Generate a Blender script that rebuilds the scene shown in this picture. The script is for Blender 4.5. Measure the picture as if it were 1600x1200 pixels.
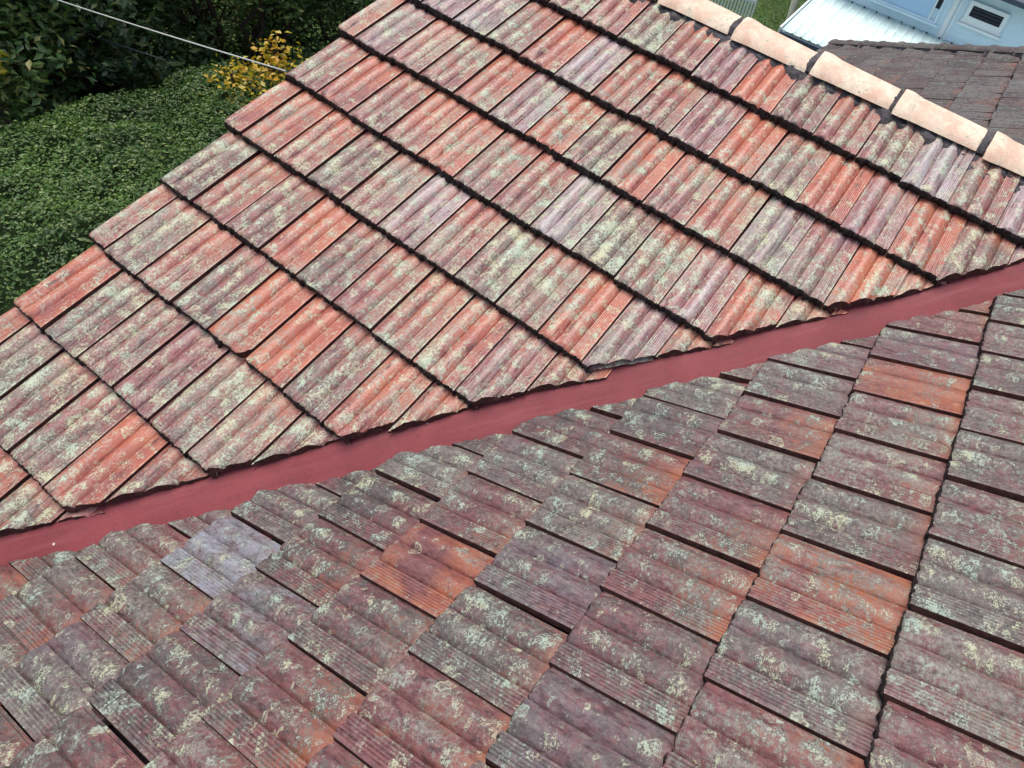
import bpy, bmesh, math, random
import numpy as np
from mathutils import Vector, Matrix, noise

for o in list(bpy.data.objects):
    bpy.data.objects.remove(o)
scene = bpy.context.scene
C = scene.collection
R = random.Random(11)
RN = np.random.default_rng(5)
rad = math.radians

# ------------------------------------------------------------------ camera
cam_d = bpy.data.cameras.new('camera')
cam = bpy.data.objects.new('camera', cam_d)
C.objects.link(cam)
CAM = Vector((2.6818, -2.4108, 1.2956))
RX, RY, RZ = (0.83108, 0.48838, 0.26608), (0.49166, -0.42154, -0.76196), (-0.25996, 0.76406, -0.59045)
cam.matrix_world = Matrix(((RX[0], -RY[0], -RZ[0], CAM.x),
                           (RX[1], -RY[1], -RZ[1], CAM.y),
                           (RX[2], -RY[2], -RZ[2], CAM.z),
                           (0, 0, 0, 1)))
cam_d.sensor_width = 36.0
cam_d.lens = 36.0 * 1056.4 / 1600.0
cam_d.shift_x = -256.0 / 1600.0        # the photograph is a crop: its optical centre is off to the right
cam_d.shift_y = -191.8 / 1600.0
cam_d.clip_start = 0.05
cam_d.clip_end = 900
scene.camera = cam

# ------------------------------------------------------------------ light
SUN_DIR = Vector((-0.20, 0.02, 0.96)).normalized()   # towards the sun
w = bpy.data.worlds.new('World')
scene.world = w
w.use_nodes = True
nt = w.node_tree
nt.nodes.clear()
sky = nt.nodes.new('ShaderNodeTexSky')
sky.sky_type = 'NISHITA'
sky.sun_disc = False
sky.sun_elevation = math.asin(SUN_DIR.z)
sky.sun_rotation = math.atan2(SUN_DIR.x, SUN_DIR.y)
sky.air_density = 1.2
sky.dust_density = 5.0
sky.ozone_density = 0.8
bg = nt.nodes.new('ShaderNodeBackground')
bg.inputs['Strength'].default_value = 0.15
out = nt.nodes.new('ShaderNodeOutputWorld')
nt.links.new(sky.outputs[0], bg.inputs[0])
nt.links.new(bg.outputs[0], out.inputs[0])
sd = bpy.data.lights.new('sun', 'SUN')
sd.energy = 1.5
sd.angle = rad(34)
sd.color = (1.0, 0.95, 0.90)
so = bpy.data.objects.new('sun', sd)
so.rotation_euler = (-SUN_DIR).to_track_quat('-Z', 'Y').to_euler()
so.location = (0, 0, 20)
C.objects.link(so)
scene.view_settings.view_transform = 'Standard'
scene.view_settings.look = 'None'
scene.view_settings.gamma = 1.0
scene.view_settings.use_curve_mapping = False
scene.view_settings.exposure = 0.42

# ------------------------------------------------------------------ helpers
def tag(o, label=None, cat=None, group=None, kind=None):
    if label: o['label'] = label
    if cat: o['category'] = cat
    if group: o['group'] = group
    if kind: o['kind'] = kind
    return o

def empty(name, loc=(0, 0, 0), rz=0.0, label=None, cat=None, group=None):
    o = bpy.data.objects.new(name, None)
    o.location = loc
    o.rotation_euler = (0, 0, rz)
    o.empty_display_size = 0.3
    C.objects.link(o)
    return tag(o, label, cat, group)

def link(name, me, parent=None, mats=()):
    o = bpy.data.objects.new(name, me)
    for m in mats:
        if m.name not in [x.name for x in me.materials if x]:
            me.materials.append(m)
    C.objects.link(o)
    if parent: o.parent = parent
    return o

def from_bm(name, bm, mats, parent=None, smooth=None):
    me = bpy.data.meshes.new(name)
    bm.normal_update()
    bm.to_mesh(me)
    bm.free()
    for m in mats: me.materials.append(m)
    if smooth is not None:
        me.shade_smooth()
        me.set_sharp_from_angle(angle=rad(smooth))
    return link(name, me, parent)

def box(bm, lo, hi, M=None, mi=0):
    vs = []
    for z in (lo[2], hi[2]):
        for y in (lo[1], hi[1]):
            for x in (lo[0], hi[0]):
                p = Vector((x, y, z))
                if M: p = M @ p
                vs.append(bm.verts.new(p))
    for f in ((0, 2, 3, 1), (4, 5, 7, 6), (0, 1, 5, 4), (2, 6, 7, 3), (0, 4, 6, 2), (1, 3, 7, 5)):
        fc = bm.faces.new([vs[i] for i in f])
        fc.material_index = mi

def tube(bm, pts, radii, n=8):
    rings = []
    for i, p in enumerate(pts):
        a = pts[max(0, i - 1)]
        b = pts[min(len(pts) - 1, i + 1)]
        d = (Vector(b) - Vector(a)).normalized()
        u = d.orthogonal().normalized()
        v = d.cross(u)
        r = radii[i] if hasattr(radii, '__len__') else radii
        rings.append([bm.verts.new(Vector(p) + (u * math.cos(t) + v * math.sin(t)) * r)
                      for t in [2 * math.pi * k / n for k in range(n)]])
    for a, b in zip(rings[:-1], rings[1:]):
        for k in range(n):
            bm.faces.new((a[k], a[(k + 1) % n], b[(k + 1) % n], b[k]))
    bm.faces.new(list(reversed(rings[0])))
    bm.faces.new(rings[-1])

# ------------------------------------------------------------------ node helpers
class NT:
    def __init__(s, name):
        s.m = bpy.data.materials.new(name)
        s.m.use_nodes = True
        s.t = s.m.node_tree
        s.t.nodes.clear()
        s.out = s.n('ShaderNodeOutputMaterial')
    def n(s, k, **kw):
        x = s.t.nodes.new(k)
        for a, b in kw.items(): setattr(x, a, b)
        return x
    def l(s, a, b): s.t.links.new(a, b)
    def put(s, sock, v):
        if isinstance(v, (int, float)): sock.default_value = v
        elif isinstance(v, tuple): sock.default_value = v if len(v) == len(sock.default_value) else (*v, 1.0)
        else: s.l(v, sock)
    def math(s, op, a, b=0.0, clamp=False):
        x = s.n('ShaderNodeMath', operation=op, use_clamp=clamp)
        s.put(x.inputs[0], a); s.put(x.inputs[1], b)
        return x.outputs[0]
    def mul(s, a, b): return s.math('MULTIPLY', a, b)
    def add(s, a, b): return s.math('ADD', a, b)
    def ramp(s, v, lo, hi):                     # smoothstep lo..hi -> 0..1
        x = s.n('ShaderNodeMapRange', interpolation_type='SMOOTHSTEP')
        s.put(x.inputs[0], v); s.put(x.inputs[1], lo); s.put(x.inputs[2], hi)
        return x.outputs[0]
    def mix(s, f, a, b, mode='MIX'):
        x = s.n('ShaderNodeMix', data_type='RGBA', blend_type=mode)
        s.put(x.inputs[0], f); s.put(x.inputs[6], a); s.put(x.inputs[7], b)
        return x.outputs[2]
    def noise(s, vec, scale, detail=4, rough=0.55, dist=0.0):
        x = s.n('ShaderNodeTexNoise')
        s.l(vec, x.inputs['Vector'])
        x.inputs['Scale'].default_value = scale
        x.inputs['Detail'].default_value = detail
        x.inputs['Roughness'].default_value = rough
        x.inputs['Distortion'].default_value = dist
        return x.outputs[0]
    def voro(s, vec, scale, rnd=1.0):
        x = s.n('ShaderNodeTexVoronoi')
        s.l(vec, x.inputs['Vector'])
        x.inputs['Scale'].default_value = scale
        x.inputs['Randomness'].default_value = rnd
        return x.outputs['Distance'], x.outputs['Color']
    def mapv(s, vec, sc):
        x = s.n('ShaderNodeMapping')
        s.l(vec, x.inputs[0])
        x.inputs['Scale'].default_value = sc
        return x.outputs[0]
    def obj(s):
        return s.n('ShaderNodeTexCoord').outputs['Object']
    def objr(s):                                # object coords shifted by the object's random number
        v = s.obj()
        oi = s.n('ShaderNodeObjectInfo')
        vm = s.n('ShaderNodeVectorMath', operation='ADD')
        sc = s.n('ShaderNodeVectorMath', operation='SCALE')
        sc.inputs[0].default_value = (37.0, 71.0, 53.0)
        s.l(oi.outputs['Random'], sc.inputs[3])
        s.l(v, vm.inputs[0]); s.l(sc.outputs[0], vm.inputs[1])
        return vm.outputs[0], oi
    def sep(s, c, kind='ShaderNodeSeparateColor'):
        x = s.n(kind); s.l(c, x.inputs[0]); return x.outputs
    def bump(s, h, strength, dist=0.01):
        x = s.n('ShaderNodeBump')
        x.inputs['Strength'].default_value = strength
        x.inputs['Distance'].default_value = dist
        s.l(h, x.inputs['Height'])
        return x.outputs[0]
    def bsdf(s, col, rough=0.6, normal=None, spec=0.5, **kw):
        x = s.n('ShaderNodeBsdfPrincipled')
        s.put(x.inputs['Base Color'], col)
        s.put(x.inputs['Roughness'], rough)
        s.put(x.inputs['Specular IOR Level'], spec)
        for k, v in kw.items(): s.put(x.inputs[k], v)
        if normal is not None: s.l(normal, x.inputs['Normal'])
        s.l(x.outputs[0], s.out.inputs[0])
        return s.m

def simple(name, col, rough=0.6, var=0.25, scale=6.0, bump=0.15, spec=0.4, dark=None):
    n = NT(name)
    v = n.obj()
    a = n.noise(v, scale, 6, 0.6)
    b = n.noise(v, scale * 9, 4, 0.6)
    f = n.ramp(n.add(n.mul(a, 0.65), n.mul(b, 0.35)), 0.3, 0.7)
    c2 = dark if dark else tuple(c * (1 - var) for c in col)
    col_ = n.mix(f, c2, col)
    return n.bsdf(col_, rough, n.bump(b, bump, 0.01), spec)

def clay_material(name, aspect):
    """weathered terracotta; object colour = (orange, lichen cover, mauve, pale film and painted sheen)"""
    n = NT(name)
    v, oi = n.objr()
    xyz = n.sep(n.obj(), 'ShaderNodeSeparateXYZ')
    t = xyz[1]
    sx = n.math('DIVIDE', xyz[0], 0.205)
    crest = n.mul(n.math('COSINE', n.mul(n.math('SUBTRACT', sx, 0.215), 18.6)), n.ramp(sx, 0.75, 0.70))   # +1 on the rolls
    par = n.sep(oi.outputs['Color'])
    P_or, P_li, P_ma = par[0], par[1], par[2]
    P_fi = oi.outputs['Alpha']
    along = n.mapv(v, (1.0, aspect['along'], 1.0))
    streak = n.noise(along, 95, 3, 0.65, 0.3)
    streak2 = n.noise(along, 24, 3, 0.6, 0.5)
    big = n.noise(v, 8, 2, 0.55, 0.3)
    med = n.noise(v, 30, 4, 0.68, 0.4)
    fine = n.noise(v, 300, 3, 0.75)
    red = n.mix(n.ramp(streak, 0.3, 0.7), *aspect['red'])
    orange = n.mix(n.ramp(streak2, 0.3, 0.75), *aspect['orange'])
    mauve = n.mix(n.ramp(streak, 0.3, 0.7), *aspect['mauve'])
    mid = n.noise(v, 105, 3, 0.7)
    blot = n.noise(v, 15, 2, 0.5, 0.2)
    geo = n.n('ShaderNodeNewGeometry').outputs['Position']
    lum = n.add(0.80, n.mul(oi.outputs['Random'], 0.40))
    wide = n.math('SUBTRACT', n.noise(geo, 2.6, 3, 0.6, 0.3), 0.5)
    of = n.ramp(n.add(n.add(n.mul(big, 1.5), n.mul(P_or, 0.95)), n.add(n.mul(t, 1.7), n.add(n.mul(streak2, 0.45), n.mul(wide, 0.9)))), aspect['of'], aspect['of'] + 0.72)
    col = n.mix(of, red, orange)
    mf = n.ramp(n.add(n.mul(med, 0.5), n.add(n.mul(streak2, 0.75), n.mul(P_ma, 0.9))), 0.90, 1.38)
    col = n.mix(mf, col, mauve)
    # thin grey weathering film, eaten through by fine speckle; the strip sheltered under the next course stays clean
    clean = n.ramp(n.add(t, n.mul(n.math('SUBTRACT', med, 0.5), 0.10)), 0.345, 0.245)
    cover = n.add(n.add(n.add(n.mul(med, 0.50), n.mul(big, 0.45)), n.mul(streak, 0.16)), n.add(n.add(n.mul(P_li, 0.26), n.mul(wide, 0.80)), n.mul(crest, aspect['crest'])))
    film = n.mul(n.ramp(n.add(cover, n.mul(n.math('SUBTRACT', n.add(n.mul(fine, 0.5), n.mul(mid, 0.5)), 0.5), 1.5)), aspect['f0'], aspect['f0'] + 0.24), clean)
    filmcol = n.mix(n.ramp(n.add(n.mul(n.math('SUBTRACT', lum, 1.0), 0.22), n.add(n.mul(fine, 0.5), n.add(n.mul(streak, 0.2), n.mul(mid, 0.3)))), 0.40, 0.60), *aspect['film'])
    col = n.mix(n.mul(film, aspect['film_f']), col, filmcol)
    pale = n.mul(n.ramp(n.add(n.mul(streak2, 0.55), n.add(n.mul(streak, 0.40), n.mul(P_fi, 0.75))), 0.78, 1.22), 0.72)
    col = n.mix(pale, col, aspect['pale'])  # pale streaks also paint a sheen into the tile colour
    # dark streaks and algae freckles
    dk = n.ramp(n.add(n.mul(streak, 0.80), n.mul(streak2, 0.45)), 0.57, 0.42)
    col = n.mix(n.mul(dk, aspect['dk']), col, aspect['dirt'])
    alg = n.mul(n.ramp(n.add(n.add(n.mul(fine, 0.85), n.mul(med, 0.50)), n.mul(P_li, aspect['alg'])), 0.84, 0.96), clean)
    col = n.mix(n.mul(alg, 0.70), col, (0.050, 0.044, 0.046))
    stain = n.mul(n.ramp(n.add(n.add(n.mul(med, 0.6), n.mul(streak, 0.35)), n.add(n.mul(blot, 0.55), n.mul(wide, 0.35))), 0.83, 0.97), n.ramp(fine, 0.40, 0.55))
    col = n.mix(n.mul(stain, 0.75), col, (0.040, 0.042, 0.036))
    # crustose lichen: clustered pale grains, and a few rosettes with a pale broken rim
    inv = n.math('SUBTRACT', 1.0, fine)
    grains = n.ramp(inv, 0.50, 0.60)
    where = n.add(n.add(n.add(n.mul(med, 0.50), n.mul(blot, 0.75)), n.mul(wide, 0.30)), n.add(n.mul(P_li, 0.13), n.mul(crest, aspect['crest'])))
    lich = n.ramp(n.add(n.add(n.mul(inv, 0.62), n.mul(mid, 0.45)), n.mul(where, 0.62)), aspect['lo'] + 0.36, aspect['lo'] + 0.46)
    wob = n.n('ShaderNodeVectorMath', operation='ADD')
    nz = n.n('ShaderNodeTexNoise'); nz.inputs['Scale'].default_value = 48; nz.inputs['Detail'].default_value = 2
    n.l(v, nz.inputs['Vector'])
    sc = n.n('ShaderNodeVectorMath', operation='SCALE'); sc.inputs[3].default_value = 0.045
    n.l(nz.outputs[1], sc.inputs[0]); n.l(v, wob.inputs[0]); n.l(sc.outputs[0], wob.inputs[1])
    flat = n.mapv(wob.outputs[0], (1.0, 0.85, 0.25))
    for scale, size, thr in ((17.0, 0.30, 0.80), (40.0, 0.30, 0.74)):
        d, c = n.voro(flat, scale)
        cc = n.sep(c)
        pres = n.ramp(n.add(cc[0], n.mul(P_li, 0.32)), thr + aspect['thr'] + 0.18, thr + aspect['thr'] + 0.24)
        dist = n.math('DIVIDE', d, n.mul(n.add(n.mul(cc[1], 0.6), 0.55), size))
        ring = n.mul(n.ramp(dist, 0.70, 0.88), n.ramp(n.add(med, n.mul(fine, 0.5)), 0.66, 0.80))
        m = n.mul(n.mul(n.ramp(dist, 1.10, 0.92), n.math('MAXIMUM', n.mul(grains, 0.9), ring)), pres)
        lich = n.math('MAXIMUM', lich, m)
    lich = n.mul(lich, n.ramp(t, 0.365, 0.285))
    lcol = n.mix(n.ramp(big, 0.38, 0.62), *aspect['lichen'])
    col = n.mix(n.mul(lich, aspect['lich_f']), col, lcol)
    h = n.add(n.noise(v, 300, 2, 0.7), n.noise(along, 95, 1, 0.6))
    rough = n.math('SUBTRACT', n.add(n.add(aspect['rough'], n.mul(film, 0.14)), n.mul(lich, 0.25)), n.mul(pale, 0.12))
    return n.bsdf(col, rough, n.bump(h, 0.5, 0.003), aspect['spec'])

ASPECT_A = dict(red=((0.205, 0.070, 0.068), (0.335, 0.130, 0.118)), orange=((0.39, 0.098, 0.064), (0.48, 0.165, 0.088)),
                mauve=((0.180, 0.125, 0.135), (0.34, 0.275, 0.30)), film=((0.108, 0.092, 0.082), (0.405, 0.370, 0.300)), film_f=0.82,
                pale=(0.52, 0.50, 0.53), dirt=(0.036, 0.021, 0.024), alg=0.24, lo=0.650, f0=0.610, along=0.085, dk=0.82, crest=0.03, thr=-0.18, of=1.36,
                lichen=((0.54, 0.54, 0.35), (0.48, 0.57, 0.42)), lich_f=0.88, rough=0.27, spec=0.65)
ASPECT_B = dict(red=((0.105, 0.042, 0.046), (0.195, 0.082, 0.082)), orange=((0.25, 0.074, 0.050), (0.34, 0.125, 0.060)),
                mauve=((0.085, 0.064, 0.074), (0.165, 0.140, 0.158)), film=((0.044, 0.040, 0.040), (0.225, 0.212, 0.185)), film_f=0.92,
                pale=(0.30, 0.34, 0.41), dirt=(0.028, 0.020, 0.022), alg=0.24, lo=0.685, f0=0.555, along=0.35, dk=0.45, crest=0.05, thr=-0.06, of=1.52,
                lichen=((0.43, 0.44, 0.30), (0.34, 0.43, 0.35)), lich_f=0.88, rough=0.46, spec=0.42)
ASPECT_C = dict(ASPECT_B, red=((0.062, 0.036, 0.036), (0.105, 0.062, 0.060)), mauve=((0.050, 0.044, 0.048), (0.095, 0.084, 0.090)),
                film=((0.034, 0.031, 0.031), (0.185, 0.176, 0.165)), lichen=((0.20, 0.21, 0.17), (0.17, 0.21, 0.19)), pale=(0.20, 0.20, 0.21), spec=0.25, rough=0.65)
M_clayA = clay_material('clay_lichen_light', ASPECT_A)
M_clayB = clay_material('clay_lichen_shaded', ASPECT_B)  # whole palette darkened to paint duller light on this slope, besides real lichen
M_clayC = clay_material('clay_far_dark', ASPECT_C)  # same clay in a darker, greyer palette for tiles behind the ridge
M_moss_shade = simple('moss_shade_crust', (0.088, 0.066, 0.066), 0.9, 0.85, 45, 1.0, 0.2)  # moss colour, darkened to paint the shadow under each tile nose
M_broken = simple('broken_clay_edge', (0.15, 0.065, 0.058), 0.9, 0.7, 40, 0.8, 0.2)
M_deck = simple('dark_underlay', (0.022, 0.016, 0.018), 0.9, 0.3, 8, 0.2, 0.1)
M_mortar = simple('black_weathered_mortar', (0.15, 0.14, 0.15), 0.9, 0.78, 26, 0.8, 0.3)
M_palemortar = simple('grey_mortar', (0.42, 0.40, 0.42), 0.9, 0.4, 20, 0.6, 0.3)
M_wall = simple('rendered_wall', (0.55, 0.50, 0.44), 0.85, 0.2, 3, 0.3, 0.3)
M_timber = simple('painted_fascia', (0.35, 0.10, 0.09), 0.5, 0.2, 5, 0.1, 0.5)

def gutter_material():
    n = NT('red_painted_steel')
    v = n.obj()
    xyz = n.sep(v, 'ShaderNodeSeparateXYZ')
    run = n.n('ShaderNodeCombineXYZ')
    n.l(n.math('SUBTRACT', xyz[0], xyz[1]), run.inputs[0])
    n.l(n.mul(n.add(xyz[0], xyz[1]), 0.06), run.inputs[1])
    a = n.noise(v, 3.2, 5, 0.6)
    st = n.noise(run.outputs[0], 32, 4, 0.6)
    b = n.noise(v, 46, 5, 0.68)
    f = n.noise(v, 240, 2, 0.7)
    d, c = n.voro(v, 16)
    spots = n.mul(n.ramp(d, 0.075, 0.05), n.ramp(n.sep(c)[0], 0.86, 0.88))
    d2, c2 = n.voro(v, 62)
    grit = n.mul(n.ramp(d2, 0.20, 0.12), n.ramp(n.sep(c2)[0], 0.90, 0.92))
    col = n.mix(n.ramp(a, 0.3, 0.7), (0.185, 0.036, 0.043), (0.245, 0.054, 0.061))
    col = n.mix(n.mul(n.ramp(st, 0.50, 0.70), 0.40), col, (0.27, 0.095, 0.095))
    col = n.mix(n.mul(n.ramp(n.add(n.mul(st, 0.5), n.mul(b, 0.5)), 0.48, 0.38), 0.45), col, (0.120, 0.036, 0.040))
    col = n.mix(n.mul(n.ramp(f, 0.60, 0.70), 0.30), col, (0.33, 0.17, 0.16))
    col = n.mix(grit, col, (0.11, 0.06, 0.05))
    col = n.mix(spots, col, (0.62, 0.54, 0.50))
    return n.bsdf(col, n.add(0.50, n.mul(b, 0.25)), n.bump(n.add(a, n.mul(b, 0.12)), 0.22, 0.012), 0.3)
M_gutter = gutter_material()

def cap_material():
    n = NT('pale_ridge_clay')
    v, oi = n.objr()
    a = n.noise(v, 9, 5, 0.6, 0.4)
    m = n.noise(v, 38, 6, 0.7)
    f = n.noise(v, 170, 4, 0.7)
    col = n.mix(n.ramp(a, 0.35, 0.65), (0.66, 0.43, 0.31), (0.80, 0.67, 0.51))
    col = n.mix(n.ramp(m, 0.52, 0.7), col, (0.74, 0.68, 0.54))
    col = n.mix(n.mul(n.ramp(n.add(f, n.mul(m, 0.5)), 0.84, 0.92), 0.7), col, (0.24, 0.18, 0.15))
    col = n.mix(n.mul(n.ramp(n.add(n.mul(a, 0.6), n.mul(m, 0.6)), 0.62, 0.74), 0.45), col, (0.36, 0.31, 0.22))
    d, c = n.voro(v, 34)
    col = n.mix(n.mul(n.ramp(d, 0.24, 0.16), n.ramp(n.sep(c)[0], 0.80, 0.83)), col, (0.42, 0.42, 0.32))
    return n.bsdf(col, 0.62, n.bump(n.add(f, m), 0.4, 0.004), 0.45)
M_cap = cap_material()

def leaf_material(name, c1, c2, c3, trans=0.35, rough=0.45, spec=0.5):
    n = NT(name)
    at = n.n('ShaderNodeAttribute', attribute_name='tint')
    s = n.sep(at.outputs['Color'])
    col = n.mix(s[0], c1, c2)
    col = n.mix(n.ramp(s[1], 0.86, 0.95), col, c3)
    p = n.n('ShaderNodeBsdfPrincipled')
    n.l(col, p.inputs['Base Color'])
    p.inputs['Roughness'].default_value = rough
    p.inputs['Specular IOR Level'].default_value = spec
    tr = n.n('ShaderNodeBsdfTranslucent')
    n.l(n.mix(1.0, col, (1.0, 1.15, 0.55), 'MULTIPLY'), tr.inputs[0])
    ms = n.n('ShaderNodeMixShader'); ms.inputs[0].default_value = trans
    n.l(p.outputs[0], ms.inputs[1]); n.l(tr.outputs[0], ms.inputs[2])
    n.l(ms.outputs[0], n.out.inputs[0])
    return n.m

# ------------------------------------------------------------------ roof tiles
PITCH = 0.51889
CP, SP = math.cos(PITCH), math.sin(PITCH)
G = 0.335                 # gauge
W = 0.20505               # cover width
BX, BY, BZ = 3.3753, 0.0467, 0.2002
FA = Matrix(((1, 0, 0), (0, CP, -SP), (0, SP, CP)))           # columns: along course, up slope, normal
FB = Matrix(((0, CP, -SP), (-1, 0, 0), (0, SP, CP)))
def pA(u, v): return Vector((u * W, -v * G * CP, -v * G * SP))
def pB(u, v): return Vector((BX - v * G * CP, BY - u * W, BZ - v * G * SP))
TL = G + 0.045            # tile length shown + lap

def bumpf(x, c, hw, p=0.8):
    d = abs(x - c) / hw
    return 0.0 if d >= 1 else (0.5 + 0.5 * math.cos(math.pi * d)) ** p

RIBS = (0.772, 0.808, 0.844, 0.880, 0.916, 0.952)
S_LIST = sorted([0.0, 0.030, 0.037, 0.065, 0.095, 0.13, 0.17, 0.215, 0.26, 0.30, 0.33, 0.355, 0.372, 0.384, 0.398, 0.415,
                 0.44, 0.47, 0.51, 0.55, 0.59, 0.63, 0.66, 0.685, 0.703, 0.718, 0.732, 0.742, 0.755, 0.985, 1.0]
                + [c + d for c in RIBS for d in (-0.008, 0.0, 0.008)])
T_LIST = [0.0, 0.006, 0.016, 0.04, 0.09, 0.17, 0.245, 0.285, 0.315, TL]

def profile(s, t):
    q = min(1.0, t / 0.022)
    edge = 0.52 + 0.48 * math.sqrt(1 - (1 - q) ** 2)          # the rolls end in a rounded nose
    top = 1.0 - 0.50 * max(0.0, min(1.0, (t - 0.255) / 0.075))
    k = edge * top
    h = 0.0
    if s < 0.035: return -0.0065
    h += 0.0165 * k * bumpf(s, 0.215, 0.165, 0.60)
    h += 0.0155 * k * bumpf(s, 0.552, 0.155, 0.60)
    h -= 0.0052 * bumpf(s, 0.384, 0.018) + 0.0060 * bumpf(s, 0.718, 0.019)
    h += 0.0022 * bumpf(s, 0.402, 0.018)
    if s > 0.735:
        h += 0.0072
        for c in RIBS:
            if abs(s - c) < 0.004: h -= 0.0016
    if s >= 0.999: h -= 0.001
    if t < 0.045: h += 0.0075 * (1 - t / 0.045) * bumpf(s, 0.384, 0.085)   # lip between the rolls
    return h

def tile_bm(seed, chip=1.0, crust=1.0):
    rr = random.Random(seed)
    bm = bmesh.new()
    top, bot = [], []
    ph = rr.uniform(0, 50)
    for j, t in enumerate(T_LIST):
        rt, rb = [], []
        for s in S_LIST:
            base = -0.040 * (t / G)
            z = base + profile(s, t)
            x = s * W * 0.990
            tt = t
            nv = noise.noise(Vector((x * 30 + ph, t * 14, seed * 3.1)))
            z += nv * 0.0011
            if j == 0:
                q = noise.noise(Vector((x * 90 + ph, 3.3, seed))) + 0.6 * noise.noise(Vector((x * 260, ph, 1.7)))
                tt = max(-0.004, -0.001 + 0.005 * q * chip)
                z -= abs(q) * 0.002
            rt.append(bm.verts.new((x, tt, z)))
            zb = base - 0.017
            if j == 0: zb = base - 0.027 + rr.uniform(-0.003, 0.003)
            rb.append(bm.verts.new((x, tt + (0.002 if j == 0 else 0), zb)))
        top.append(rt); bot.append(rb)
    nS, nT = len(S_LIST), len(T_LIST)
    for j in range(nT - 1):
        for i in range(nS - 1):
            bm.faces.new((top[j][i], top[j][i + 1], top[j + 1][i + 1], top[j + 1][i]))
            bm.faces.new((bot[j][i], bot[j + 1][i], bot[j + 1][i + 1], bot[j][i + 1]))
    # nose: clay edge, then a lumpy moss and dirt crust that also paints shadow
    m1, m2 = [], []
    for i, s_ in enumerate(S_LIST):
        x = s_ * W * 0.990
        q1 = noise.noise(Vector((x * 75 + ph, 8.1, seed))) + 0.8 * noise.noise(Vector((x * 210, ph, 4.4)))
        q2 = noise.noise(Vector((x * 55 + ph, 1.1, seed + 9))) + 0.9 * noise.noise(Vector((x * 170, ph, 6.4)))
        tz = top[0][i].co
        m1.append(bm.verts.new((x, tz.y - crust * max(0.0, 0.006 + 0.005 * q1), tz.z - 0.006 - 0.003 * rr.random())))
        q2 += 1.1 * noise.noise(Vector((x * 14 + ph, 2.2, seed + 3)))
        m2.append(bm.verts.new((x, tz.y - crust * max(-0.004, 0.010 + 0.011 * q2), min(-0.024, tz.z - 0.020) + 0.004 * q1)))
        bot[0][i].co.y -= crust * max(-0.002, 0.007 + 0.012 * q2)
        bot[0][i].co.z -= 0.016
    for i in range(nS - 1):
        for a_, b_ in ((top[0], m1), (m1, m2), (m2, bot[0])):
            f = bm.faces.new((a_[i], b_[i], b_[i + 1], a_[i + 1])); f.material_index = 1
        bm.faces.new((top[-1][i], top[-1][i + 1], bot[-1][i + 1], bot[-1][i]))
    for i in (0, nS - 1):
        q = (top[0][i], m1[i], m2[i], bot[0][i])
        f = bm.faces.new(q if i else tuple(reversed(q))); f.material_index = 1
    for j in range(nT - 1):
        f = bm.faces.new((top[j][0], top[j + 1][0], bot[j + 1][0], bot[j][0])); f.material_index = 0
        f = bm.faces.new((top[j][-1], bot[j][-1], bot[j + 1][-1], top[j + 1][-1])); f.material_index = 2
    return bm

def finish_tile(bm, mat):
    me = bpy.data.meshes.new('roof_tile')
    bm.normal_update()
    bm.to_mesh(me); bm.free()
    me.materials.append(mat); me.materials.append(M_moss_shade); me.materials.append(M_broken)
    me.shade_smooth()
    me.set_sharp_from_angle(angle=rad(42))
    return me

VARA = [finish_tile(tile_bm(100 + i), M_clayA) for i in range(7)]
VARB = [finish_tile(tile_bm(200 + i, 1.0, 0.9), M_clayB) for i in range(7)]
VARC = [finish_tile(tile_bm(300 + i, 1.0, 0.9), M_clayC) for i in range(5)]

def clip_tile(bm, M, planes, jag=0.004, seed=0):
    """cut a tile's mesh by world planes (point, outward normal); the cut face is closed and left ragged"""
    Mi = M.inverted()
    N = M.to_3x3().transposed()
    for (p, nrm) in planes:
        pl, nl = Mi @ p, (N @ nrm).normalized()
        geom = bm.verts[:] + bm.edges[:] + bm.faces[:]
        r = bmesh.ops.bisect_plane(bm, geom=geom, plane_co=pl, plane_no=nl, clear_outer=True, dist=1e-5)
        edges = [e for e in r['geom_cut'] if isinstance(e, bmesh.types.BMEdge)]
        verts = [x for x in r['geom_cut'] if isinstance(x, bmesh.types.BMVert)]
        if edges:
            f = bmesh.ops.triangle_fill(bm, use_beauty=True, use_dissolve=False, edges=edges)
            for x in f['geom']:
                if isinstance(x, bmesh.types.BMFace): x.material_index = 2
        if jag:
            for x in verts:
                q = noise.noise(x.co * 45 + Vector((seed, 0, 0))) + 0.7 * noise.noise(x.co * 130 + Vector((0, seed, 0)))
                x.co -= nl * (jag * (q + 0.5))
    return bm

def side(M, planes):
    """-1 wholly outside, 0 cut, 1 wholly inside"""
    cs = [M @ Vector((a * W, b, 0)) for a in (0, 1) for b in (0, TL)]
    st = 1
    for p, nrm in planes:
        d = [(c - p).dot(nrm) for c in cs]
        if min(d) > -0.012: return -1
        if max(d) > 0: st = 0
    return st

# tone of a tile: (orange, lichen, mauve, pale)
TONES = {
    'b': (0.08, 0.60, 0.45, 0.62), 'k': (0.0, 0.42, 0.55, 0.0),
    'o': (0.95, 0.30, 0.05, 0.05), 'p': (0.70, 0.42, 0.20, 0.12), 'r': (0.45, 0.50, 0.20, 0.05),
    'g': (0.30, 0.85, 0.30, 0.25), 'l': (0.45, 1.00, 0.15, 0.25), 'm': (0.25, 0.50, 0.58, 0.15),
    'w': (0.25, 0.58, 0.55, 0.60), 'd': (0.15, 0.80, 0.45, 0.00), 'n': (0.50, 0.64, 0.32, 0.15)}
def tone(ch):
    a = TONES[ch]
    m = (0.45, 0.60, 0.32, 0.15)
    return tuple(max(0, min(1, x * 0.92 + y * 0.08 + R.uniform(-0.10, 0.10))) for x, y in zip(a, m))

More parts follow.
